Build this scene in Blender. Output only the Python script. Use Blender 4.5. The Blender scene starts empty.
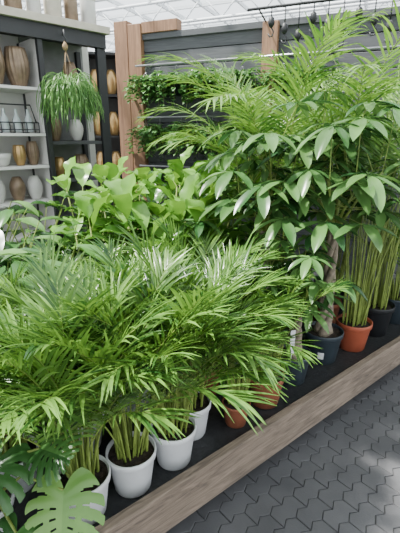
import bpy, math, random
from mathutils import Vector, Matrix
random.seed(7)
R = random.uniform
pi = math.pi
scene = bpy.context.scene

# ------------------------------------------------------------------ materials
def nmat(name):
    m = bpy.data.materials.new(name); m.use_nodes = True
    nt = m.node_tree
    for n in list(nt.nodes): nt.nodes.remove(n)
    out = nt.nodes.new('ShaderNodeOutputMaterial')
    return m, nt, out

def basic(name, col, rough=0.6, metal=0.0, noise=0.15, nscale=12.0, bump=0.0, spec=0.5, bscale=60):
    m, nt, out = nmat(name)
    b = nt.nodes.new('ShaderNodeBsdfPrincipled')
    b.inputs['Roughness'].default_value = rough
    b.inputs['Metallic'].default_value = metal
    b.inputs['Specular IOR Level'].default_value = spec
    tc = nt.nodes.new('ShaderNodeTexCoord')
    nz = nt.nodes.new('ShaderNodeTexNoise'); nz.inputs['Scale'].default_value = nscale; nz.inputs['Detail'].default_value = 5
    nt.links.new(tc.outputs['Object'], nz.inputs['Vector'])
    cr = nt.nodes.new('ShaderNodeValToRGB')
    a = [max(0, c*(1-noise)) for c in col]; c2 = [min(1, c*(1+noise)) for c in col]
    cr.color_ramp.elements[0].position = 0.3; cr.color_ramp.elements[1].position = 0.7
    cr.color_ramp.elements[0].color = (*a, 1); cr.color_ramp.elements[1].color = (*c2, 1)
    nt.links.new(nz.outputs['Fac'], cr.inputs['Fac'])
    nt.links.new(cr.outputs['Color'], b.inputs['Base Color'])
    if bump > 0:
        n2 = nt.nodes.new('ShaderNodeTexNoise'); n2.inputs['Scale'].default_value = bscale; n2.inputs['Detail'].default_value = 6
        nt.links.new(tc.outputs['Object'], n2.inputs['Vector'])
        bp = nt.nodes.new('ShaderNodeBump'); bp.inputs['Strength'].default_value = bump; bp.inputs['Distance'].default_value = 0.01
        nt.links.new(n2.outputs['Fac'], bp.inputs['Height']); nt.links.new(bp.outputs['Normal'], b.inputs['Normal'])
    nt.links.new(b.outputs[0], out.inputs[0])
    return m

def leafmat(name, c1, c2, rough=0.35, tr=0.25, spec=0.5):
    m, nt, out = nmat(name)
    b = nt.nodes.new('ShaderNodeBsdfPrincipled'); b.inputs['Roughness'].default_value = rough
    b.inputs['Specular IOR Level'].default_value = spec
    g = nt.nodes.new('ShaderNodeNewGeometry')
    tc = nt.nodes.new('ShaderNodeTexCoord')
    nz = nt.nodes.new('ShaderNodeTexNoise'); nz.inputs['Scale'].default_value = 9; nz.inputs['Detail'].default_value = 3
    nt.links.new(tc.outputs['Object'], nz.inputs['Vector'])
    mth = nt.nodes.new('ShaderNodeMath'); mth.operation = 'MULTIPLY_ADD'
    mth.inputs[1].default_value = 0.6
    nt.links.new(g.outputs['Random Per Island'], mth.inputs[0])
    m2 = nt.nodes.new('ShaderNodeMath'); m2.operation = 'MULTIPLY'; m2.inputs[1].default_value = 0.45
    nt.links.new(nz.outputs['Fac'], m2.inputs[0]); nt.links.new(m2.outputs[0], mth.inputs[2])
    cr = nt.nodes.new('ShaderNodeValToRGB')
    cr.color_ramp.elements[0].color = (*c1, 1); cr.color_ramp.elements[1].color = (*c2, 1)
    cr.color_ramp.elements[0].position = 0.15; cr.color_ramp.elements[1].position = 0.9
    nt.links.new(mth.outputs[0], cr.inputs['Fac'])
    nt.links.new(cr.outputs['Color'], b.inputs['Base Color'])
    t = nt.nodes.new('ShaderNodeBsdfTranslucent')
    hs = nt.nodes.new('ShaderNodeHueSaturation'); hs.inputs['Value'].default_value = 1.4; hs.inputs['Saturation'].default_value = 1.05
    hs.inputs['Hue'].default_value = 0.49
    nt.links.new(cr.outputs['Color'], hs.inputs['Color']); nt.links.new(hs.outputs['Color'], t.inputs['Color'])
    mx = nt.nodes.new('ShaderNodeMixShader'); mx.inputs[0].default_value = tr
    nt.links.new(b.outputs[0], mx.inputs[1]); nt.links.new(t.outputs[0], mx.inputs[2])
    nt.links.new(mx.outputs[0], out.inputs[0])
    return m

def woodmat(name, c1, c2, scale=(1.5, 25, 25), rough=0.7, bump=0.4):
    m, nt, out = nmat(name)
    b = nt.nodes.new('ShaderNodeBsdfPrincipled'); b.inputs['Roughness'].default_value = rough
    tc = nt.nodes.new('ShaderNodeTexCoord'); mp = nt.nodes.new('ShaderNodeMapping')
    mp.inputs['Scale'].default_value = scale
    nt.links.new(tc.outputs['Object'], mp.inputs['Vector'])
    nz = nt.nodes.new('ShaderNodeTexNoise'); nz.inputs['Scale'].default_value = 2.2; nz.inputs['Detail'].default_value = 10
    nz.inputs['Distortion'].default_value = 1.6; nz.inputs['Roughness'].default_value = 0.65
    nt.links.new(mp.outputs[0], nz.inputs['Vector'])
    cr = nt.nodes.new('ShaderNodeValToRGB')
    cr.color_ramp.elements[0].color = (*c1, 1); cr.color_ramp.elements[1].color = (*c2, 1)
    cr.color_ramp.elements[0].position = 0.35; cr.color_ramp.elements[1].position = 0.65
    nt.links.new(nz.outputs['Fac'], cr.inputs['Fac']); nt.links.new(cr.outputs['Color'], b.inputs['Base Color'])
    bp = nt.nodes.new('ShaderNodeBump'); bp.inputs['Strength'].default_value = bump; bp.inputs['Distance'].default_value = 0.004
    nt.links.new(nz.outputs['Fac'], bp.inputs['Height']); nt.links.new(bp.outputs['Normal'], b.inputs['Normal'])
    nt.links.new(b.outputs[0], out.inputs[0])
    return m

def pavermat(name):
    m, nt, out = nmat(name)
    b = nt.nodes.new('ShaderNodeBsdfPrincipled'); b.inputs['Roughness'].default_value = 0.62
    g = nt.nodes.new('ShaderNodeNewGeometry'); tc = nt.nodes.new('ShaderNodeTexCoord')
    nz = nt.nodes.new('ShaderNodeTexNoise'); nz.inputs['Scale'].default_value = 5; nz.inputs['Detail'].default_value = 8
    nt.links.new(tc.outputs['Object'], nz.inputs['Vector'])
    ad = nt.nodes.new('ShaderNodeMath'); ad.operation = 'MULTIPLY_ADD'; ad.inputs[1].default_value = 0.35
    nt.links.new(g.outputs['Random Per Island'], ad.inputs[0]); nt.links.new(nz.outputs['Fac'], ad.inputs[2])
    cr = nt.nodes.new('ShaderNodeValToRGB')
    cr.color_ramp.elements[0].color = (0.060, 0.060, 0.064, 1); cr.color_ramp.elements[1].color = (0.105, 0.104, 0.108, 1)
    cr.color_ramp.elements[0].position = 0.35; cr.color_ramp.elements[1].position = 1.0
    nt.links.new(ad.outputs[0], cr.inputs['Fac']); nt.links.new(cr.outputs['Color'], b.inputs['Base Color'])
    n2 = nt.nodes.new('ShaderNodeTexNoise'); n2.inputs['Scale'].default_value = 120; n2.inputs['Detail'].default_value = 4
    nt.links.new(tc.outputs['Object'], n2.inputs['Vector'])
    bp = nt.nodes.new('ShaderNodeBump'); bp.inputs['Strength'].default_value = 0.25; bp.inputs['Distance'].default_value = 0.004
    nt.links.new(n2.outputs['Fac'], bp.inputs['Height']); nt.links.new(bp.outputs['Normal'], b.inputs['Normal'])
    nt.links.new(b.outputs[0], out.inputs[0])
    return m

def glassmat(name):
    m, nt, out = nmat(name)
    t = nt.nodes.new('ShaderNodeBsdfTransparent'); t.inputs['Color'].default_value = (0.93, 0.96, 0.97, 1)
    d = nt.nodes.new('ShaderNodeBsdfTranslucent'); d.inputs['Color'].default_value = (0.8, 0.85, 0.88, 1)
    nz = nt.nodes.new('ShaderNodeTexNoise'); nz.inputs['Scale'].default_value = 1.5
    mr = nt.nodes.new('ShaderNodeMapRange'); mr.inputs['To Min'].default_value = 0.05; mr.inputs['To Max'].default_value = 0.25
    nt.links.new(nz.outputs['Fac'], mr.inputs['Value'])
    mx = nt.nodes.new('ShaderNodeMixShader'); nt.links.new(mr.outputs[0], mx.inputs[0])
    nt.links.new(t.outputs[0], mx.inputs[1]); nt.links.new(d.outputs[0], mx.inputs[2])
    nt.links.new(mx.outputs[0], out.inputs[0])
    return m

M_areca = leafmat('leaf_areca', (0.010, 0.055, 0.010), (0.17, 0.33, 0.055), 0.27, 0.22)
M_kentia = leafmat('leaf_kentia', (0.03, 0.11, 0.016), (0.21, 0.38, 0.065), 0.33, 0.27)
M_fig = leafmat('leaf_fig', (0.02, 0.095, 0.015), (0.16, 0.34, 0.05), 0.24, 0.2)
M_pach = leafmat('leaf_pachira', (0.015, 0.065, 0.018), (0.115, 0.235, 0.06), 0.27, 0.18)
M_dark = leafmat('leaf_dark', (0.012, 0.055, 0.014), (0.08, 0.20, 0.045), 0.27, 0.15)
M_mon = leafmat('leaf_monstera', (0.10, 0.24, 0.045), (0.22, 0.40, 0.10), 0.32, 0.2)
M_ivy = leafmat('leaf_ivy', (0.03, 0.12, 0.03), (0.14, 0.30, 0.08), 0.4, 0.25)
M_rhip = leafmat('leaf_rhipsalis', (0.06, 0.19, 0.035), (0.19, 0.37, 0.09), 0.4, 0.25)
M_stem = basic('stem_green', (0.19, 0.26, 0.05), 0.45, noise=0.4, nscale=20)
M_bark = basic('bark', (0.22, 0.18, 0.13), 0.85, noise=0.4, nscale=30, bump=0.6)
M_soil = basic('soil', (0.03, 0.02, 0.014), 0.95, noise=0.6, nscale=60, bump=1.0, bscale=120)
M_white = basic('pot_white', (0.74, 0.75, 0.76), 0.4, noise=0.05)
M_terra = basic('pot_terracotta', (0.28, 0.095, 0.05), 0.55, noise=0.12)
M_orange = basic('pot_orange', (0.38, 0.09, 0.045), 0.5, noise=0.1)
M_navy = basic('pot_slate', (0.03, 0.042, 0.052), 0.45, noise=0.15)
M_black = basic('black_metal', (0.012, 0.013, 0.015), 0.5, noise=0.2)
M_blackpl = basic('black_tray', (0.022, 0.023, 0.025), 0.55, noise=0.3, nscale=30, bump=0.3)
M_wallw = basic('shelf_white', (0.62, 0.61, 0.58), 0.6, noise=0.05)
M_beige = basic('beige_board', (0.50, 0.46, 0.38), 0.6, noise=0.1)
M_grey = woodmat('grey_boards', (0.055, 0.058, 0.064), (0.088, 0.092, 0.098), (1, 14, 14), 0.7, 0.2)
M_brown = woodmat('brown_wood', (0.17, 0.085, 0.045), (0.30, 0.165, 0.09), (14, 14, 1), 0.65, 0.3)
M_plank = woodmat('plank_wood', (0.10, 0.076, 0.058), (0.26, 0.20, 0.15), (1.6, 16, 16), 0.75, 0.5)
M_bronze = basic('bronze_vase', (0.20, 0.14, 0.09), 0.38, 0.25, noise=0.3)
M_gold = basic('gold_vase', (0.45, 0.29, 0.12), 0.3, 0.6, noise=0.2)
M_cer = basic('ceramic', (0.55, 0.54, 0.51), 0.3, noise=0.05)
M_wht = basic('white_steel', (0.75, 0.78, 0.8), 0.5, noise=0.03)
M_steel = basic('steel', (0.35, 0.36, 0.37), 0.35, 0.9, noise=0.1)
M_sand = basic('joint_sand', (0.038, 0.037, 0.036), 0.95, noise=0.3, nscale=40)
M_pave = pavermat('concrete_paver')
M_glass = glassmat('roof_glass')
M_label = basic('label_white', (0.8, 0.8, 0.8), 0.5, noise=0.02)
M_rope = basic('rope', (0.25, 0.17, 0.09), 0.9, noise=0.2)

# ------------------------------------------------------------------ mesh builder
class MB:
    def __init__(s): s.v = []; s.f = []; s.m = []; s.sm = []
    def add(s, vs, fs, mat=0, smooth=True):
        o = len(s.v); s.v.extend([tuple(p) for p in vs])
        for f in fs:
            s.f.append([i+o for i in f]); s.m.append(mat); s.sm.append(smooth)
    def box(s, x0, x1, y0, y1, z0, z1, mat=0):
        vs = [(x, y, z) for x in (x0, x1) for y in (y0, y1) for z in (z0, z1)]
        fs = [(0,1,3,2),(4,6,7,5),(0,4,5,1),(2,3,7,6),(0,2,6,4),(1,5,7,3)]
        s.add(vs, fs, mat, False)
    def tube(s, pts, rad, sides=6, mat=0, cap=True):
        pts = [Vector(p) for p in pts]; n = len(pts)
        if not hasattr(rad, '__len__'): rad = [rad]*n
        vs = []; fs = []; ref = None
        for i, p in enumerate(pts):
            t = (pts[min(i+1, n-1)] - pts[max(i-1, 0)])
            if t.length < 1e-9: t = Vector((0,0,1))
            t.normalize()
            if ref is None:
                ref = Vector((1,0,0)) if abs(t.x) < 0.8 else Vector((0,1,0))
            a = (ref - t*ref.dot(t)).normalized(); ref = a; b = t.cross(a)
            for k in range(sides):
                an = 2*pi*k/sides
                vs.append(p + (a*math.cos(an) + b*math.sin(an))*rad[i])
        for i in range(n-1):
            for k in range(sides):
                k2 = (k+1) % sides
                fs.append((i*sides+k, i*sides+k2, (i+1)*sides+k2, (i+1)*sides+k))
        if cap:
            fs.append(tuple(range(sides))[::-1]); fs.append(tuple((n-1)*sides+k for k in range(sides)))
        s.add(vs, fs, mat)
    def lathe(s, prof, segs=32, mat=0, c=(0,0,0), ribs=0, ribd=0.0, spiral=0.0):
        vs = []; fs = []; n = len(prof)
        for i, (r, z) in enumerate(prof):
            for k in range(segs):
                a = 2*pi*k/segs
                rr = r
                if ribs and r > 0.01: rr = r*(1+ribd*math.cos(ribs*a + spiral*i))
                vs.append((c[0]+rr*math.cos(a), c[1]+rr*math.sin(a), c[2]+z))
        for i in range(n-1):
            for k in range(segs):
                k2 = (k+1) % segs
                fs.append((i*segs+k, i*segs+k2, (i+1)*segs+k2, (i+1)*segs+k))
        fs.append(tuple(range(segs))[::-1]); fs.append(tuple((n-1)*segs+k for k in range(segs)))
        s.add(vs, fs, mat)
    def leaf(s, base, d, up, L, W, prof, segs=4, fold=0.25, droop=0.3, mat=0, wav=0.0, cross=1):
        d = d.normalized(); side = d.cross(up)
        if side.length < 1e-4: side = d.cross(Vector((1, 0.2, 0)))
        side.normalize(); p = base.copy(); vs = []; fs = []
        nc = 2*cross+1
        ph = R(0, 6)
        for i in range(segs+1):
            t = i/segs
            dc = (d + Vector((0, 0, -droop*t))).normalized()
            if i: p = p + dc*(L/segs)
            u = side.cross(dc)
            w = max(prof(t)*W*0.5, 0.0004)
            for j in range(-cross, cross+1):
                q = j/cross
                off = u*(fold*w*abs(q)**1.4)
                if wav: off = off + u*(wav*w*abs(q)*math.sin(ph + t*13 + (2 if q > 0 else 0)))
                vs.append(p + side*(w*q) + off)
        for i in range(segs):
            for j in range(nc-1):
                fs.append((i*nc+j, i*nc+j+1, (i+1)*nc+j+1, (i+1)*nc+j))
        s.add(vs, fs, mat)
        return p
    def build(s, name, mats, parent=None, loc=(0,0,0), rotz=0.0, bevel=0):
        me = bpy.data.meshes.new(name); me.from_pydata(s.v, [], s.f)
        for m in mats: me.materials.append(m)
        me.polygons.foreach_set('material_index', s.m)
        me.polygons.foreach_set('use_smooth', s.sm)
        me.update()
        ob = bpy.data.objects.new(name, me); scene.collection.objects.link(ob)
        ob.location = loc; ob.rotation_euler = (0, 0, rotz)
        if parent: ob.parent = parent
        if bevel:
            b = ob.modifiers.new('bevel', 'BEVEL'); b.width = bevel; b.segments = 2; b.limit_method = 'ANGLE'
        return ob

def empty(name, loc, rotz=0.0):
    e = bpy.data.objects.new(name, None); scene.collection.objects.link(e)
    e.location = loc; e.rotation_euler = (0, 0, rotz); e.empty_display_size = 0.1
    return e

# bench frame
BA = Vector((-0.386, 1.011, 0)); BANG = math.radians(39.3)
BD = Vector((math.cos(BANG), math.sin(BANG), 0)); BN = Vector((-math.sin(BANG), math.cos(BANG), 0))
BZ = 0.27
def bw(s, n, z=BZ): 
    p = BA + BD*s + BN*n; return (p.x, p.y, z)

# ------------------------------------------------------------------ leaf profiles
def p_strip(t): return min(1, 0.35 + t*4)*(1 - t**3)
def p_ellip(t): return max(0, math.sin(pi*t))**0.75
def p_obov(t): return (max(0, math.sin(pi*t**1.35)))**0.6 * (0.85+0.15*t)
def p_ovate(t): return (max(0, math.sin(pi*t**0.7)))**0.8

def pot(parent, r, h, mat, ribs=0, label=False):
    mb = MB(); rb = r*0.74; k = h
    prof = [(rb*0.96, 0), (rb, 0.006), (rb + (r-rb)*0.72, k*0.8), (r*0.965, k*0.83), (r, k*0.84), (r*1.01, k*0.97), (r*1.0, k), (r*0.955, k), (r*0.94, k*0.97), (r*0.90, k*0.86)]
    mb.lathe(prof, 40, 0)
    mb.build('pot', [mat], parent)
    so = MB()
    vs = [(0, 0, k*0.9)]; fs = []
    for ring in range(1, 5):
        for a in range(20):
            rr = r*0.93*ring/4
            vs.append((rr*math.cos(a*pi/10), rr*math.sin(a*pi/10), k*0.89 + R(-0.004, 0.006)))
    for a in range(20): fs.append((0, 1+a, 1+(a+1) % 20))
    for ring in range(3):
        for a in range(20):
            o = 1+ring*20; b = (a+1) % 20
            fs.append((o+a, o+20+a, o+20+b, o+b))
    so.add(vs, fs, 0); so.build('soil', [M_soil], parent)
    if label:
        lb = MB(); a0 = -2.1
        vs = []; 
        for zz in (k*0.22, k*0.45):
            rr = (rb + (r-rb)*0.72*zz/(k*0.8))*1.012
            for i in range(5):
                a = a0 + i*0.09; vs.append((rr*math.cos(a), rr*math.sin(a), zz))
        lb.add(vs, [(i, i+1, i+6, i+5) for i in range(4)], 0); lb.build('price_label', [M_label], parent)

def frond(mb, base, az, L, th0, th1, pet, npairs, lL, lW, r0=0.005, droop=0.5, vee=0.4, pw=1.5, a0=60, a1=25, segs=4):
    n = 14; pts = [Vector(base)]; tans = []
    roll = R(-0.12, 0.12)
    for i in range(n):
        t = (i+0.5)/n
        th = th0 + (th1-th0)*(t**pw); a = az + roll*t*2
        T = Vector((math.cos(a)*math.cos(th), math.sin(a)*math.cos(th), math.sin(th)))
        pts.append(pts[-1] + T*(L/n)); tans.append(T)
    mb.tube(pts, [r0*(1-0.8*i/n) for i in range(n+1)], 5, 1, False)
    for k in range(npairs):
        tt = (k+0.5)/npairs; t = pet + (1-pet)*tt
        x = t*n; i = min(int(x), n-1); P = pts[i].lerp(pts[i+1], x-i); T = tans[i]
        S = Vector((-math.sin(az), math.cos(az), 0)); S = (S - T*S.dot(T)).normalized(); U = T.cross(S)
        al = math.radians(a0 + (a1-a0)*tt); l = lL*(0.5+0.5*math.sin(pi*(0.12+0.75*tt)))*(1 if tt < .8 else 1-(tt-.8)*1.6)
        for sg in (1, -1):
            aa = al + R(-0.12, 0.12); be = vee + R(-0.15, 0.15)
            D = T*math.cos(aa) + S*(sg*math.sin(aa)*math.cos(be)) + U*(math.sin(aa)*math.sin(be))
            mb.leaf(P, D, U, l*R(0.88, 1.08), lW*R(0.85, 1.1), p_strip, segs, R(0.1, 0.35), droop*R(0.5, 1.4), 0)

def areca(loc, r, h, potmat, H, nf=22, seed=0, name='potted_areca_palm', label=False, spread=1.0):
    random.seed(seed+100)
    e = empty(name, loc, 0)
    pot(e, r, h, potmat, label=label)
    mb = MB()
    for i in range(nf):
        q = i/(nf-1)
        az = i*2.4 + R(-0.4, 0.4)
        rr = r*0.6*math.sqrt(R(0.05, 1)); aa = az + R(-0.8, 0.8)
        b = Vector((rr*math.cos(aa), rr*math.sin(aa), h*0.87))
        L = H*(0.95 - 0.06*q)*R(0.84, 1.07)
        th0 = math.radians(88 - 13*q*spread + R(-3, 3)); th1 = math.radians(46 - 56*q*spread + R(-16, 14))
        frond(mb, b, az, L, th0, th1, 0.40, 21, 0.205*H/0.8, 0.0118, 0.004, 0.5, 0.5, 1.9, 50, 20)
    # short shoots / canes
    for i in range(16):
        a = R(0, 2*pi); rr = r*0.65*math.sqrt(R(0, 1)); hh = R(0.15, 0.35)
        mb.tube([(rr*math.cos(a), rr*math.sin(a), h*0.87), (rr*1.15*math.cos(a), rr*1.15*math.sin(a), h*0.87+hh*.5), (rr*1.5*math.cos(a), rr*1.5*math.sin(a), h*0.87+hh)], [0.006, 0.005, 0.001], 5, 1, False)
    mb.build('fronds', [M_areca, M_stem], e)
    return e

def kentia(loc, r, h, potmat, H, nf=12, seed=0, name='potted_kentia_palm', pet=.58, azc=None, azw=3.2):
    random.seed(seed+300)
    e = empty(name, loc, 0); pot(e, r, h, potmat)
    mb = MB()
    for i in range(nf):
        q = i/(nf-1); az = i*2.4+R(-0.3, 0.3)
        if azc is not None: az = azc + azw*((i*0.618) % 1.0*2-1)
        rr = r*0.5*math.sqrt(R(0, 1))
        b = Vector((rr*math.cos(az), rr*math.sin(az), h*0.87))
        L = H*(1.05-0.22*q)*R(0.92, 1.05)
        frond(mb, b, az, L, math.radians(89-8*q), math.radians(15-55*q+R(-12, 12)), pet, 26, 0.28, 0.0145, 0.006, 0.6, 0.3, 2.6, 58, 26, 5)
    for i in range(26):
        a = R(0, 2*pi); rr = r*0.65*math.sqrt(R(0, 1)); hh = R(0.4, 0.9)
        mb.tube([(rr*math.cos(a), rr*math.sin(a), h*0.87), (rr*1.2*math.cos(a), rr*1.2*math.sin(a), h*0.87+hh*.5), (rr*1.6*math.cos(a), rr*1.6*math.sin(a), h*0.87+hh)], [0.005, 0.0045, 0.001], 6, 1, False)
    mb.build('fronds', [M_kentia, M_stem], e)
    return e

def broad_stemmed(loc, r, h, potmat, H, nst, nl, lL, lW, mat, seed, name, prof=p_obov, el=(0.1, 1.15)):
    random.seed(seed+500)
    e = empty(name, loc, 0); pot(e, r, h, potmat); mb = MB()
    for s in range(nst):
        a = 2*pi*s/nst + R(-.3, .3); off = r*0.45 if nst > 1 else 0
        b = Vector((off*math.cos(a), off*math.sin(a), h*0.87)); lean = R(0.05, 0.18)
        top = b + Vector((math.cos(a)*lean, math.sin(a)*lean, H*R(0.85, 1.0)-h))
        mb.tube([b, b.lerp(top, .5)+Vector((R(-.02, .02), R(-.02, .02), 0)), top], [0.012, 0.009, 0.005], 6, 1)
        for i in range(nl):
            t = 0.3+0.7*i/(nl-1); P = b.lerp(top, t); az = i*2.4+a
            ev = el[0] + (el[1]-el[0])*((t-.3)/.7)**2 + R(-.35, .3)
            D = Vector((math.cos(az)*math.cos(ev), math.sin(az)*math.cos(ev), math.sin(ev)))
            mb.tube([P, P+D*0.05], 0.003, 4, 1, False)
            mb.leaf(P+D*0.045, D, Vector((0, 0, 1)), lL*R(0.65, 1.1), lW*R(0.85, 1.1), prof, 8, 0.28, R(.4, 1.0), 0, 0.2, 2)
    mb.build('leaves', [mat, M_stem], e)
    return e

def clump(loc, r, h, potmat, H, nl, lL, lW, mat, seed, name, prof=p_ellip):
    random.seed(seed+700)
    e = empty(name, loc, 0); pot(e, r, h, potmat); mb = MB()
    for i in range(nl):
        q = i/(nl-1); az = i*2.4+R(-.3, .3); Lp = (H-h)*(1-0.45*q)*R(0.7, .95)
        th = 1.5-0.7*q; b = Vector((math.cos(az)*r*.3, math.sin(az)*r*.3, h*.87))
        pts = [b]; 
        for k in range(4):
            t2 = th-0.12*k; D = Vector((math.cos(az)*math.cos(t2), math.sin(az)*math.cos(t2), math.sin(t2)))
            pts.append(pts[-1]+D*Lp/4)
        mb.tube(pts, [.005, .0045, .004, .0035, .003], 5, 1, False)
        ev = R(-0.2, 0.6); D = Vector((math.cos(az)*math.cos(ev), math.sin(az)*math.cos(ev), math.sin(ev)))
        mb.leaf(pts[-1], D, Vector((0, 0, 1)), lL*R(.75, 1.1), lW*R(.85, 1.1), prof, 7, 0.35, 0.8, 0, 0.08, 2)
    mb.build('leaves', [mat, M_stem], e)
    return e

def pachira(loc, r, h, potmat, H, seed, nb=7, lscale=1.0, trunk=0.5, label=False, name='potted_money_tree', spread=1.0, tag=False):
    random.seed(seed+900)
    e = empty(name, loc, 0); pot(e, r, h, potmat, label=label); mb = MB()
    tz = h*0.85
    for s in range(3):
        pts = []; rad = []
        for i in range(25):
            t = i/24; a = 2*pi*s/3 + t*7.5; rr = 0.026*(1-0.35*t)
            pts.append((rr*math.cos(a), rr*math.sin(a), tz-0.01+t*trunk)); rad.append(0.026*(1-0.45*t)+0.014*max(0, 0.15-t)/0.15)
        mb.tube(pts, rad, 8, 1)
    top = Vector((0, 0, tz+trunk))
    for bi in range(nb):
        az = bi*2.4; lean = R(0.15, 0.95)*spread if bi else 0.05
        BL = (H-tz-trunk)*R(0.5, 0.9)
        D = Vector((math.cos(az)*math.sin(lean), math.sin(az)*math.sin(lean), math.cos(lean)))
        end = top + D*BL
        mb.tube([top-Vector((0, 0, .03)), top+D*BL*.5+Vector((0, 0, .01)), end], [.009, .007, .005], 6, 2)
        nk = 6
        for k in range(nk):
            t = 0.35+0.65*k/(nk-1); P = top.lerp(end, t); a2 = k*2.4+az
            ev = 0.1+1.2*(k/(nk-1))**1.5+R(-.2, .2); pl = R(.14, .30)*lscale
            Dp = Vector((math.cos(a2)*math.cos(ev), math.sin(a2)*math.cos(ev), math.sin(ev)))
            Q = P+Dp*pl+Vector((0, 0, .01))
            mb.tube([P, P+Dp*pl*.5+Vector((0, 0, .012)), Q], [.003, .0025, .002], 4, 2, False)
            nlf = random.choice((5, 6, 6, 7)); 
            f = Vector((math.cos(a2), math.sin(a2), 0)); sdv = Vector((-f.y, f.x, 0))
            tl = R(-.35, .15)
            for j in range(nlf):
                aj = (j-(nlf-1)/2)*(2*pi*0.84/nlf)
                Dl = f*math.cos(aj)+sdv*math.sin(aj)+Vector((0, 0, tl*math.cos(aj)+R(-.1, .1)))
                ll = (0.195-0.028*abs(aj))*lscale*R(.9, 1.08)
                mb.leaf(Q, Dl, Vector((0, 0, 1)), ll, ll*0.28, p_ellip, 7, 0.3, R(.4, 1.1), 0, 0.06, 2)
    mb.build('tree', [M_pach, M_bark, M_stem], e)
    if tag:
        tg = MB(); tg.box(-.0015, .0015, -.003, .003, h*.8, h+.10); tg.box(-.014, .014, -.004, -.001, h+.03, h+.17)
        t_ = tg.build('plant_tag', [M_label], e, (-r*.3, -r*.75, 0), .3)
    return e

def mleaf(mb, P, d, up, L, mat=0):
    # monstera: heart outline, feather-like splits running out from the midrib
    d = d.normalized(); side = d.cross(up).normalized(); n = side.cross(d)
    NT = 72; NR = 12
    gaps = [.17, .30, .43, .56, .69, .82]
    for sg in (1, -1):
        vs = []; fs = []
        for i in range(NT+1):
            t = i/NT; th = math.radians(158 - 128*t**0.62)
            lob = min(abs(t-g) for g in gaps)
            ll = L*(.40 + .26*math.sin(pi*min(1, t**.75)))*(1-t**4)*(.93+.07*min(1, lob/.04)) + .002
            for j in range(NR+1):
                q = j/NR; thq = th - q*q*.30*(1-t*.6)
                x = L*.88*t + ll*q*math.cos(thq); y = ll*q*math.sin(thq)
                z = -0.20*(x/L)**2*L + 0.10*y - 0.9*y*y/L*.6 + .012*L*math.cos((t-.365)*2*pi/.13)*q
                vs.append(P + d*x + side*(y*sg) + n*z)
        for i in range(NT):
            t = (i+.5)/NT
            for j in range(NR):
                q = (j+.5)/NR; dg = min(abs(t-g) for g in gaps)
                if .12 < t < .88 and q > .5 and dg < .006+(q-.5)*.05: continue
                if .2 < t < .8 and .17 < q < .32 and dg < .014: continue
                o = i*(NR+1)+j
                fs.append((o, o+1, o+NR+2, o+NR+1))
        mb.add(vs, fs, mat)

# ------------------------------------------------------------------ ground / paving
g = MB(); g.box(-10, 12, -4, 14, -0.08, -0.007); g.build('floor', [M_sand])
pv = MB(); pw_, ph_ = 0.16, 0.08; zig = 0.011; gap = 0.0028
def zf(x):
    u = (x/0.08) % 1.0
    return zig*(4*abs(u-0.5)-1)
for row in range(-52, 8):
    for c in range(-9, 34):
        x0 = c*pw_ + (pw_/2 if row % 2 else 0) + 0.04; y0 = row*ph_
        wxy = BA + BD*(x0+.1) + BN*(y0+.05)
        if wxy.x < -2.2 or wxy.x > 3.2 or wxy.y < -0.2: continue
        if (wxy-Vector((-.54,4.9,0))).dot(Vector((.397,.918,0))) > -.15: continue
        xs = [x0+gap/2, x0+0.04, x0+0.08, x0+0.12, x0+pw_-gap/2]
        bot = [(x, y0+zf(x)+gap/2) for x in xs]; topp = [(x, y0+ph_+zf(x)-gap/2) for x in xs][::-1]
        poly = bot + topp; N = len(poly)
        cx = sum(p[0] for p in poly)/N; cy = sum(p[1] for p in poly)/N; dz = R(-.001, .001)
        vs = [(x, y, -0.03) for x, y in poly] + [(x, y, -0.003+dz) for x, y in poly]
        ins = [(cx+(x-cx)*(1-.03), cy+(y-cy)*(1-.06), 0.0+dz) for x, y in poly]
        vs += ins
        fs = []
        for k in range(N):
            k2 = (k+1) % N
            fs.append((k, k2, N+k2, N+k)); fs.append((N+k, N+k2, 2*N+k2, 2*N+k))
        for k in range(4):
            fs.append((2*N+k, 2*N+k+1, 2*N+N-2-k, 2*N+N-1-k))
        pv.add(vs, fs, 0, False)
pv.build('paving_stones', [M_pave], None, (BA.x, BA.y, 0), BANG)

# ------------------------------------------------------------------ display table
tb = empty('plant_display_table', (BA.x, BA.y, 0), BANG)
poly = [(-1.16, .378), (2.09, 3.04), (2.05, 3.62), (-.3, 4.62), (-.75, 4.15), (-2.5, 2.45), (-2.43, 1.93)]
loc = []
for x, y in poly:
    v = Vector((x, y, 0))-BA; loc.append((v.dot(BD), v.dot(BN)))
mb = MB(); N = len(loc)
vs = [(x, max(y, 0.0), BZ-.04) for x, y in loc]+[(x, max(y, 0.0), BZ) for x, y in loc]
mb.add(vs, [tuple(range(N))[::-1], tuple(range(N, 2*N))]+[(k, (k+1) % N, N+(k+1) % N, N+k) for k in range(N)], 0, False)
mb.build('table_top', [M_blackpl], tb)
mb = MB(); mb.box(-1.0, 3.2, -0.04, 0.0, 0.135, 0.33); mb.build('edge_plank', [M_plank], tb, bevel=0.004)
mb = MB()
for s_ in (-.6, .5, 1.6, 2.7):
    mb.box(s_-.04, s_+.04, .12, .2, 0, BZ-.04)
mb.box(-1.0, 3.1, .2, .23, 0.02, BZ-.04)
mb.build('legs', [M_black], tb)

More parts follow.
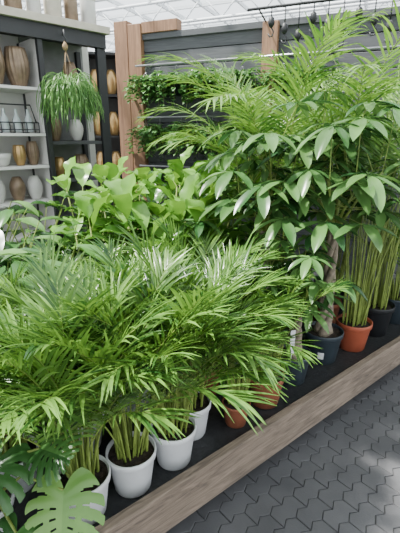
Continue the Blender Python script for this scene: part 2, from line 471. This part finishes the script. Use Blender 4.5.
# ------------------------------------------------------------------ front row potted palms
areca(bw(.06, .13), .097, .175, M_white, .78, 21, 1)
areca(bw(.255, .125), .097, .175, M_white, .80, 21, 2)
areca(bw(.46, .13), .097, .175, M_white, .78, 20, 3)
areca(bw(.62, .22), .097, .175, M_white, .80, 19, 4)
areca(bw(-.10, .42), .092, .165, M_white, .72, 22, 5)
areca(bw(.20, .45), .092, .165, M_white, .76, 22, 6)
areca(bw(.50, .52), .092, .165, M_white, .76, 20, 7)
areca(bw(.88, .42), .092, .165, M_terra, .80, 18, 8, spread=.85)
areca(bw(-.35, .62), .092, .165, M_white, .66, 22, 9)
areca(bw(1.06, .15), .095, .17, M_terra, .68, 11, 10, spread=.8)
areca(bw(-.05, .80), .092, .165, M_terra, .68, 18, 11)
areca(bw(.36, .85), .092, .165, M_terra, .70, 18, 12)
areca(bw(.80, .80), .092, .165, M_terra, .76, 18, 13)
areca(bw(-.42, .28), .092, .165, M_white, .68, 18, 14)
areca(bw(.83, .13), .068, .12, M_terra, .52, 8, 15, spread=.8)

# right-hand group
pachira(bw(1.33, .19), .10, .18, M_navy, .72, 1, 5, .8, .28, tag=True)
pachira(bw(1.66, .22), .118, .20, M_navy, 1.32, 2, 8, 1.2, .66, label=True)
pachira(bw(1.45, .55), .11, .19, M_navy, 1.30, 3, 7, 1.2, .64)
pachira(bw(2.10, .50), .11, .19, M_terra, 1.20, 4, 5, 1.1, .6)
kentia(bw(1.94, .18), .112, .19, M_orange, 1.65, 8, 1, pet=.58, azc=.7, azw=1.6)
kentia(bw(2.25, .20), .12, .22, M_black, 1.75, 10, 2, pet=.56, azc=.9, azw=1.8)
kentia(bw(1.95, .88), .14, .24, M_black, 1.95, 14, 3, pet=.5)
kentia(bw(2.35, .62), .14, .24, M_black, 2.1, 14, 4, pet=.48)
kentia(bw(2.1, 1.10), .14, .24, M_black, 2.0, 13, 5, pet=.5)
areca(bw(2.55, .20), .11, .2, M_navy, .8, 14, 16)
clump(bw(1.25, .62), .10, .17, M_black, .62, 22, .2, .08, M_dark, 21, 'potted_peace_lily')

# mid broadleaf figs
k = 0
for (x, y, H) in [(-.78, 3.0, 1.02), (-.50, 2.70, .97), (-.22, 3.0, 1.05), (.02, 2.75, 1.0), (.25, 3.1, 1.1), (-.5, 3.3, 1.08), (-.05, 3.45, 1.1), (.0, 2.4, .9), (-.65, 2.45, .88), (-.3, 2.45, .9)]:
    broad_stemmed((x, y, BZ), .11, .19, M_black, H, 4, 13, .25, .14, M_fig, k, 'potted_fiddle_leaf_fig'); k += 1
# left dark foliage
for (x, y, H) in [(-1.15, 2.25, .98), (-.85, 2.15, .88), (-1.45, 2.6, 1.1), (-1.15, 2.75, 1.05), (-.55, 2.1, .78), (-1.0, 1.85, .85), (-1.3, 1.95, .9)]:
    clump((x, y, BZ), .11, .18, M_black, H, 42, .25, .11, M_dark if k % 2 else M_pach, k, 'potted_peace_lily'); k += 1
for (x, y) in [(.30, 2.30), (.5, 2.65)]:
    clump((x, y, BZ), .11, .18, M_black, .8, 30, .22, .09, M_dark, k, 'potted_peace_lily'); k += 1

# monstera
random.seed(5)
e = empty('potted_monstera', bw(-.25, .24)); pot(e, .10, .17, M_white)
mo = Vector(bw(-.25, .24)); mb = MB()
def petiole(P, mat=1):
    b = Vector((R(-.03, .03), R(-.03, .03), .15)); m = b.lerp(P, .5)+Vector((0, 0, .08))
    mb.tube([b, m, P], [.006, .005, .004], 6, mat, False)
for (wx, wy, wz, dx, dy, dz, rr, mt) in [(-.42, .97, .56, .12, -1, -.8, .19, 0), (-.60, .98, .68, -.2, -1, -.3, .18, 2), (-.49, 1.00, .69, .8, -.5, .25, .14, 2), (-.70, .95, .6, -.6, -.8, -.2, .17, 2), (-.55, .90, .47, -.3, -1, -.5, .15, 2)]:
    P = Vector((wx, wy, wz))-mo; petiole(P); mleaf(mb, P, Vector((dx, dy, dz)), Vector((0, -.5, 1)), rr, mt)
mb.build('leaves', [M_mon, M_stem, M_dark], e)

# ------------------------------------------------------------------ back wall
WANG = math.atan2(-.397, .918); W0 = (-.54, 4.9, 0)
wb = empty('wall_back', W0, WANG)
mb = MB(); z = 0.0; i = 0
while z < 2.58:
    mb.box(-.08, 4.6, 0, .03, z, z+.138); z += .145
mb.box(-.08, 4.6, .03, .05, 0, 2.58, 1)
mb.build('boards', [M_grey, M_black], wb, bevel=.004)
mb = MB(); mb.box(-.08, 4.6, -.03, .09, 2.58, 2.64); mb.build('cap_rail', [M_grey], wb, bevel=.004)
mb = MB(); mb.box(-.42, -.25, -.06, .06, 0, 2.78); mb.box(-.245, -.08, -.06, .06, 0, 2.74)
mb.build('trim_post_panel', [M_brown], None, W0, WANG, bevel=.006)
mb = MB(); mb.box(-.08, .35, -.05, .07, 2.64, 2.75); mb.build('trim_beam', [M_brown], None, W0, WANG, bevel=.006)
mb = MB(); mb.box(1.27, 1.42, -.09, -.03, 0, 2.62); mb.build('trim_post', [M_brown], None, W0, WANG, bevel=.006)

rk = empty('hanging_rail_rack', W0, WANG)
mb = MB()
for z in (2.31, 1.79, 1.27):
    mb.tube([(-.1, -.16, z), (3.6, -.16, z)], .011, 8, 0)
    for a in (0, .62, 1.24, 1.9, 2.6, 3.3):
        mb.tube([(a, -.16, z), (a, 0, z)], .006, 6, 0)
mb.build('rails', [M_steel], rk)
# hanging planters
def trail(loc, seed, rotz, n=26, drop=.16, mat=M_ivy):
    random.seed(seed+1200)
    e = empty('hanging_ivy_planter', loc, rotz)
    mb = MB(); mb.lathe([(.045, -.12), (.06, -.02), (.066, -.02), (.066, 0), (.058, 0), (.056, -.015)], 20, 0)
    mb.build('pot', [M_black], e)
    mb = MB()
    for a in (0, 2.09, 4.18):
        mb.tube([(.062*math.cos(a), .062*math.sin(a), 0), (0, 0, .13)], .0015, 4, 0)
    mb.tube([(0, 0, .13), (0, 0, .16), (.012, 0, .172), (.02, 0, .16)], .003, 5, 0); mb.build('hanger', [M_steel], e)
    mb = MB()
    for i in range(n):
        az = R(0, 2*pi); P = Vector((.03*math.cos(az), .03*math.sin(az), 0)); pts = [P.copy()]
        el = R(.2, 1.4); Ls = R(.14, .36)
        for k in range(6):
            t = k/5; ee = max(-1.5, el - t*(1.2+drop*6))
            P = P+Vector((math.cos(az)*math.cos(ee), math.sin(az)*math.cos(ee), math.sin(ee)))*Ls/5; pts.append(P.copy())
            for q in range(2):
                a2 = az+R(-1.6, 1.6); D = Vector((math.cos(a2), math.sin(a2), R(-.5, .6)))
                mb.leaf(P, D, Vector((0, 0, 1)), R(.04, .07), R(.028, .048), p_ovate, 4, .3, .5, 0)
        mb.tube(pts, .0015, 4, 1, False)
    mb.build('vines', [mat, M_stem], e)
wx = Vector((math.cos(WANG), math.sin(WANG), 0)); wy = Vector((-wx.y, wx.x, 0))
def ww(a, b, z): 
    p = Vector(W0)+wx*a+wy*b; return (p.x, p.y, z)
s = 0
for a in (.02, .20, .38, .56, .74, .92, 1.10, 1.5, 1.75):
    trail(ww(a, -.16, 2.12), s, WANG, 36, .30); s += 1
for a in (.0, .18, .44, .62, .80, .98, 1.16, 1.6):
    trail(ww(a, -.16, 1.62), s, WANG, 38, .32); s += 1
for a in (.1, .45, .8, 1.1):
    trail(ww(a, -.16, 1.11), s, WANG, 26, .16, M_dark); s += 1

# overhead rail with hooks at right
hk = empty('hook_rail', W0, WANG)
mb = MB(); mb.tube([(1.2, -.35, 2.66), (3.6, -.35, 2.66)], .012, 8, 0)
for a in (1.3, 3.5): mb.tube([(a, -.35, 2.66), (a, -.01, 2.60)], .008, 6, 0)
for i in range(11):
    a = 1.42+i*.12; L = .07+.06*(i % 3)
    mb.tube([(a, -.35, 2.66), (a, -.35, 2.66-L)], .005, 5, 0)
    mb.lathe([(.006, 0), (.024, -.015), (.030, -.055), (.019, -.08), (.006, -.09)][::-1], 12, 0, (a, -.35, 2.66-L))
    mb.tube([(a, -.35, 2.575-L), (a+.022, -.35, 2.54-L), (a+.015, -.35, 2.505-L), (a-.01, -.35, 2.50-L), (a-.024, -.35, 2.525-L)], .006, 6, 0)
mb.build('rail_and_hooks', [M_black], hk)

# ------------------------------------------------------------------ shelf unit
SANG = math.radians(43.8); F = (-.9, 4.28, 0)
sx = Vector((math.cos(SANG), math.sin(SANG), 0)); sy = Vector((-sx.y, sx.x, 0))
su = empty('display_shelf_unit', F, SANG)
mb = MB()
for x in (-.09, -.66, -1.45, -2.3):
    mb.box(x, x+(.09 if x == -.09 else .045), 0, .045, 0, 2.40); mb.box(x, x+.045, .40, .445, 0, 2.40)
mb.box(-2.3, 0, -.02, .05, 2.38, 2.50); mb.box(-2.3, 0, .05, .45, 2.46, 2.50)
mb.build('black_frame', [M_black], su, bevel=.003)
mb = MB(); mb.box(-2.4, .03, -.06, .5, 2.50, 2.56); mb.build('top_board', [M_beige], su, bevel=.003)
mb = MB()
for z in (2.0, 1.62, 1.34, 1.02, .7):
    mb.box(-2.3, -.66, .03, .42, z-.025, z)
mb.box(-2.3, -.64, .445, .46, 0, 2.46)
mb.box(-.655, -.64, .05, .42, 0, 2.40)
mb.build('white_shelves', [M_wallw], su, bevel=.002)
mb = MB()
for z in (2.0, 1.55, 1.2, .85): mb.box(-.63, -.09, .03, .42, z-.03, z)
mb.build('dark_shelves', [basic('dark_panel', (.05, .052, .055), .6)], su)
mb = MB()
mb.box(-.63, 0, .445, .46, 0, 2.46)
mb.build('back_panel', [basic('mid_grey_panel', (.20, .20, .20), .6)], su)
mb = MB(); mb.box(-3.4, .1, .50, .56, 0, 2.62); mb.build('wall_left', [M_wallw], None, F, SANG)

def sl(x, y, z):
    p = Vector(F)+sx*x+sy*y; return (p.x, p.y, z)
def vase(name, loc, prof, mat, ribs=0, ribd=0, spiral=0):
    mb = MB(); mb.lathe(prof, 64 if ribs else 32, 0, (0, 0, 0), ribs, ribd, spiral)
    return mb.build(name, [mat], None, loc)
def vp(r, h, neck=.6, belly=.55):
    pr = []
    for i in range(15):
        t = i/14; rr = r*(.55+.45*math.sin(pi*min(1, t/ (2*belly)))) if t < belly else r*(neck+(1-neck)*math.cos((t-belly)/(1-belly)*pi/2))
        pr.append((rr, h*t))
    pr += [(pr[-1][0]*.88, h), (pr[-1][0]*.85, h*.9)]
    return pr
for x in (-.80, -1.005, -1.22): vase('ribbed_vase', sl(x, .14, 2.0), vp(.097, .31, .78), M_bronze, 16, .06, .25)
vase('ribbed_vase', sl(-.74, .18, 1.34), vp(.055, .21, .7), M_bronze, 14, .05)
vase('gold_vase', sl(-.87, .16, 1.34), vp(.055, .18, .8), M_gold, 12, .04)
vase('ceramic_bowl', sl(-1.04, .16, 1.34), [(.04, 0), (.06, .01), (.085, .07), (.095, .11), (.085, .11), (.07, .05)], M_cer)
vase('ribbed_vase', sl(-1.2, .18, 1.34), vp(.06, .2, .6), M_bronze, 16, .05)
for x, m in ((-.76, M_cer), (-.92, M_bronze), (-1.10, M_cer)): vase('ceramic_jar', sl(x, .18, 1.02), vp(.07, .22, .5), m)
# bottle carrier
bc = empty('bottle_carrier', sl(-.95, .16, 1.62), SANG)
mb = MB()
for i in range(5):
    x = -.22+i*.105
    mb.lathe([(.03, 0), (.034, .01), (.034, .11), (.014, .15), (.012, .19), (.015, .195)], 20, 0, (x, 0, .008))
mb.build('bottles', [basic('milk_glass', (.45, .50, .50), .15)], bc)
mb = MB()
for z in (.03, .09):
    mb.tube([(-.28, -.05, z), (.27, -.05, z), (.27, .05, z), (-.28, .05, z), (-.28, -.05, z)], .005, 5, 0)
for x in (-.28, -.17, -.06, .05, .16, .27):
    mb.tube([(x, -.05, 0), (x, -.05, .09)], .0045, 5, 0); mb.tube([(x, .05, 0), (x, .05, .09)], .0045, 5, 0)
    mb.tube([(x, -.05, .004), (x, .05, .004)], .004, 5, 0)
mb.tube([(-.28, 0, .09), (-.24, 0, .24), (.23, 0, .24), (.27, 0, .09)], .006, 6, 0)
mb.build('wire_frame', [M_black], bc)
# right bay
vase('ribbed_vase', sl(-.50, .2, 1.55), vp(.07, .24, .5), M_bronze, 14, .04)
vase('ceramic_jar', sl(-.27, .2, 1.55), vp(.07, .2, .6), M_cer)
vase('gold_vase', sl(-.48, .2, 1.2), vp(.06, .2, .6), M_gold)
vase('ribbed_vase', sl(-.25, .2, 1.2), vp(.08, .22, .6), M_bronze, 14, .04)
vase('ribbed_vase', sl(-.28, .2, 2.0), vp(.07, .26, .6), M_bronze, 14, .04)
# top row
tops = [(M_cer, .07), (M_bronze, .06), (M_beige, .075), (M_cer, .06), (M_bronze, .07), (M_cer, .075), (M_gold, .06), (M_beige, .07), (M_cer, .07), (M_bronze, .07), (M_cer, .07)]
for i, (m, r) in enumerate(tops):
    x = -.12-i*.17
    vase('storage_canister', sl(x, .06, 2.56), [(r*.9, 0), (r, .01), (r, .20), (r*.97, .205), (r*1.03, .206), (r*1.03, .235), (r*.9, .245), (r*.2, .25), (r*.2, .265), (r*.1, .27)], m)

# hanging rhipsalis
random.seed(77)
hl = Vector((-1.10, 3.68, 1.97))
e = empty('hanging_rhipsalis_basket', hl)
mb = MB(); mb.lathe([(.05, -.1), (.075, -.01), (.082, 0), (.082, .015), (.072, .015), (.07, 0)], 24, 0); mb.build('pot', [M_terra], e)
mb = MB()
for a in (0.5, 2.6, 4.7): mb.tube([(.078*math.cos(a), .078*math.sin(a), .01), (0, 0, .30)], .0022, 5, 0)
mb.tube([(0, 0, .30), (0, 0, .36)], .006, 6, 0)
mb.lathe([(.004, 0), (.02, .012), (.024, .035), (.01, .06), (.003, .065)], 12, 0, (0, 0, .29))
mb.build('cord', [M_rope], e)
mb = MB(); d = Vector(sl(-.42, -.01, 2.44))-hl
mb.tube([(0, 0, .355), (.015, 0, .375), (0, 0, .39), (0, 0, .44), d], .006, 6, 0); mb.build('wall_hook', [M_black], e)
mb = MB()
for i in range(400):
    az = R(0, 2*pi); el = R(.3, 1.6); P = Vector((.05*math.cos(az), .05*math.sin(az), .005)); pts = [P.copy()]; Ls = R(.18, .50)
    wl = R(2.0, 7)
    for kk in range(8):
        ee = el-min(1, (kk/wl))**.9*(el+R(1.25, 1.55)); P = P+Vector((math.cos(az)*math.cos(ee)*.8, math.sin(az)*math.cos(ee)*.8, math.sin(ee)))*Ls/8
        az += R(-.35, .35); pts.append(P.copy())
    mb.tube(pts, [.003]*8+[.001], 4, 0, False)
    for q in (4, 6):
        a3 = az+R(-1, 1); mb.leaf(pts[q], (pts[q+1]-pts[q]).normalized()+Vector((math.cos(a3), math.sin(a3), R(-.3, .6)))*.5, Vector((0, 0, 1)), R(.04, .07), .008, p_ellip, 3, .2, .4, 0)
mb.build('trailing_stems', [M_rhip], e)

# far shelf with gold vases
fs = empty('gold_vase_shelf', (-1.12, 5.55, 0), math.radians(10))
mb = MB(); mb.box(-.4, .4, .3, .33, 0, 2.6); mb.box(-.4, -.36, 0, .3, 0, 2.6); mb.box(.36, .4, 0, .3, 0, 2.6)
for z in (.6, 1.1, 1.6, 2.1, 2.58): mb.box(-.36, .36, 0, .3, z-.03, z)
mb.build('shelf_body', [M_black], fs)
for z in (1.1, 1.6, 2.1):
    for x in (-.2, .0, .2):
        mb = MB(); mb.lathe(vp(.08, .30, .45), 32, 0, (x, .14, z)); mb.build('vase_part', [M_gold], fs)

# ------------------------------------------------------------------ roof
cl = empty('ceiling', (0, 0, 0), math.radians(-24))
mb = MB(); mb.add([(-16, -8, 4.3), (16, -8, 4.3), (16, 24, 4.3), (-16, 24, 4.3)], [(0, 1, 2, 3)], 0, False); mb.build('glass_panes', [M_glass], cl)
mb = MB()
for i in range(-15, 16): mb.box(i*.8-.02, i*.8+.02, -8, 20, 4.22, 4.29)
for j in range(-4, 14): mb.box(-14, 14, j*1.5-.02, j*1.5+.02, 4.20, 4.26)
mb.build('glazing_bars', [M_wht], cl)
mb = MB()
for y in (-2, 6.4, 8.2, 10.0, 12.5):
    mb.tube([(-12, y, 4.15), (12, y, 4.15)], .03, 6, 0); mb.tube([(-12, y, 3.75), (12, y, 3.75)], .03, 6, 0)
    x = -12; up = True
    while x < 12:
        mb.tube([(x, y, 3.75 if up else 4.15), (x+.4, y, 4.15 if up else 3.75)], .014, 5, 0); x += .4; up = not up
mb.build('roof_trusses', [M_wht], cl)

# ------------------------------------------------------------------ lights, world, camera
w = bpy.data.worlds.new('World'); scene.world = w; w.use_nodes = True
nt = w.node_tree; bg = nt.nodes['Background']
sk = nt.nodes.new('ShaderNodeTexSky'); sk.sky_type = 'HOSEK_WILKIE'; sk.turbidity = 6; sk.ground_albedo = .4
sk.sun_direction = (-.35, .3, .88)
mx = nt.nodes.new('ShaderNodeMixRGB'); mx.inputs[0].default_value = .75; mx.inputs[2].default_value = (.92, .96, 1.0, 1)
nt.links.new(sk.outputs[0], mx.inputs[1]); nt.links.new(mx.outputs[0], bg.inputs['Color']); bg.inputs['Strength'].default_value = 2.7
sn = bpy.data.lights.new('sun', 'SUN'); sn.energy = 23.0; sn.angle = math.radians(3.5); sn.color = (1, .96, .9)
so = bpy.data.objects.new('sun', sn); scene.collection.objects.link(so); so.location = (-3, 2, 8)
so.rotation_euler = Vector((.50, .0, -.9)).to_track_quat('-Z', 'Y').to_euler()

cd = bpy.data.cameras.new('camera'); cd.sensor_width = 36; cd.lens = 403/533*36; cd.clip_start = .05
co = bpy.data.objects.new('camera', cd); scene.collection.objects.link(co)
co.location = (0, 0, 1.6); co.rotation_euler = (math.radians(72), 0, 0)
scene.camera = co
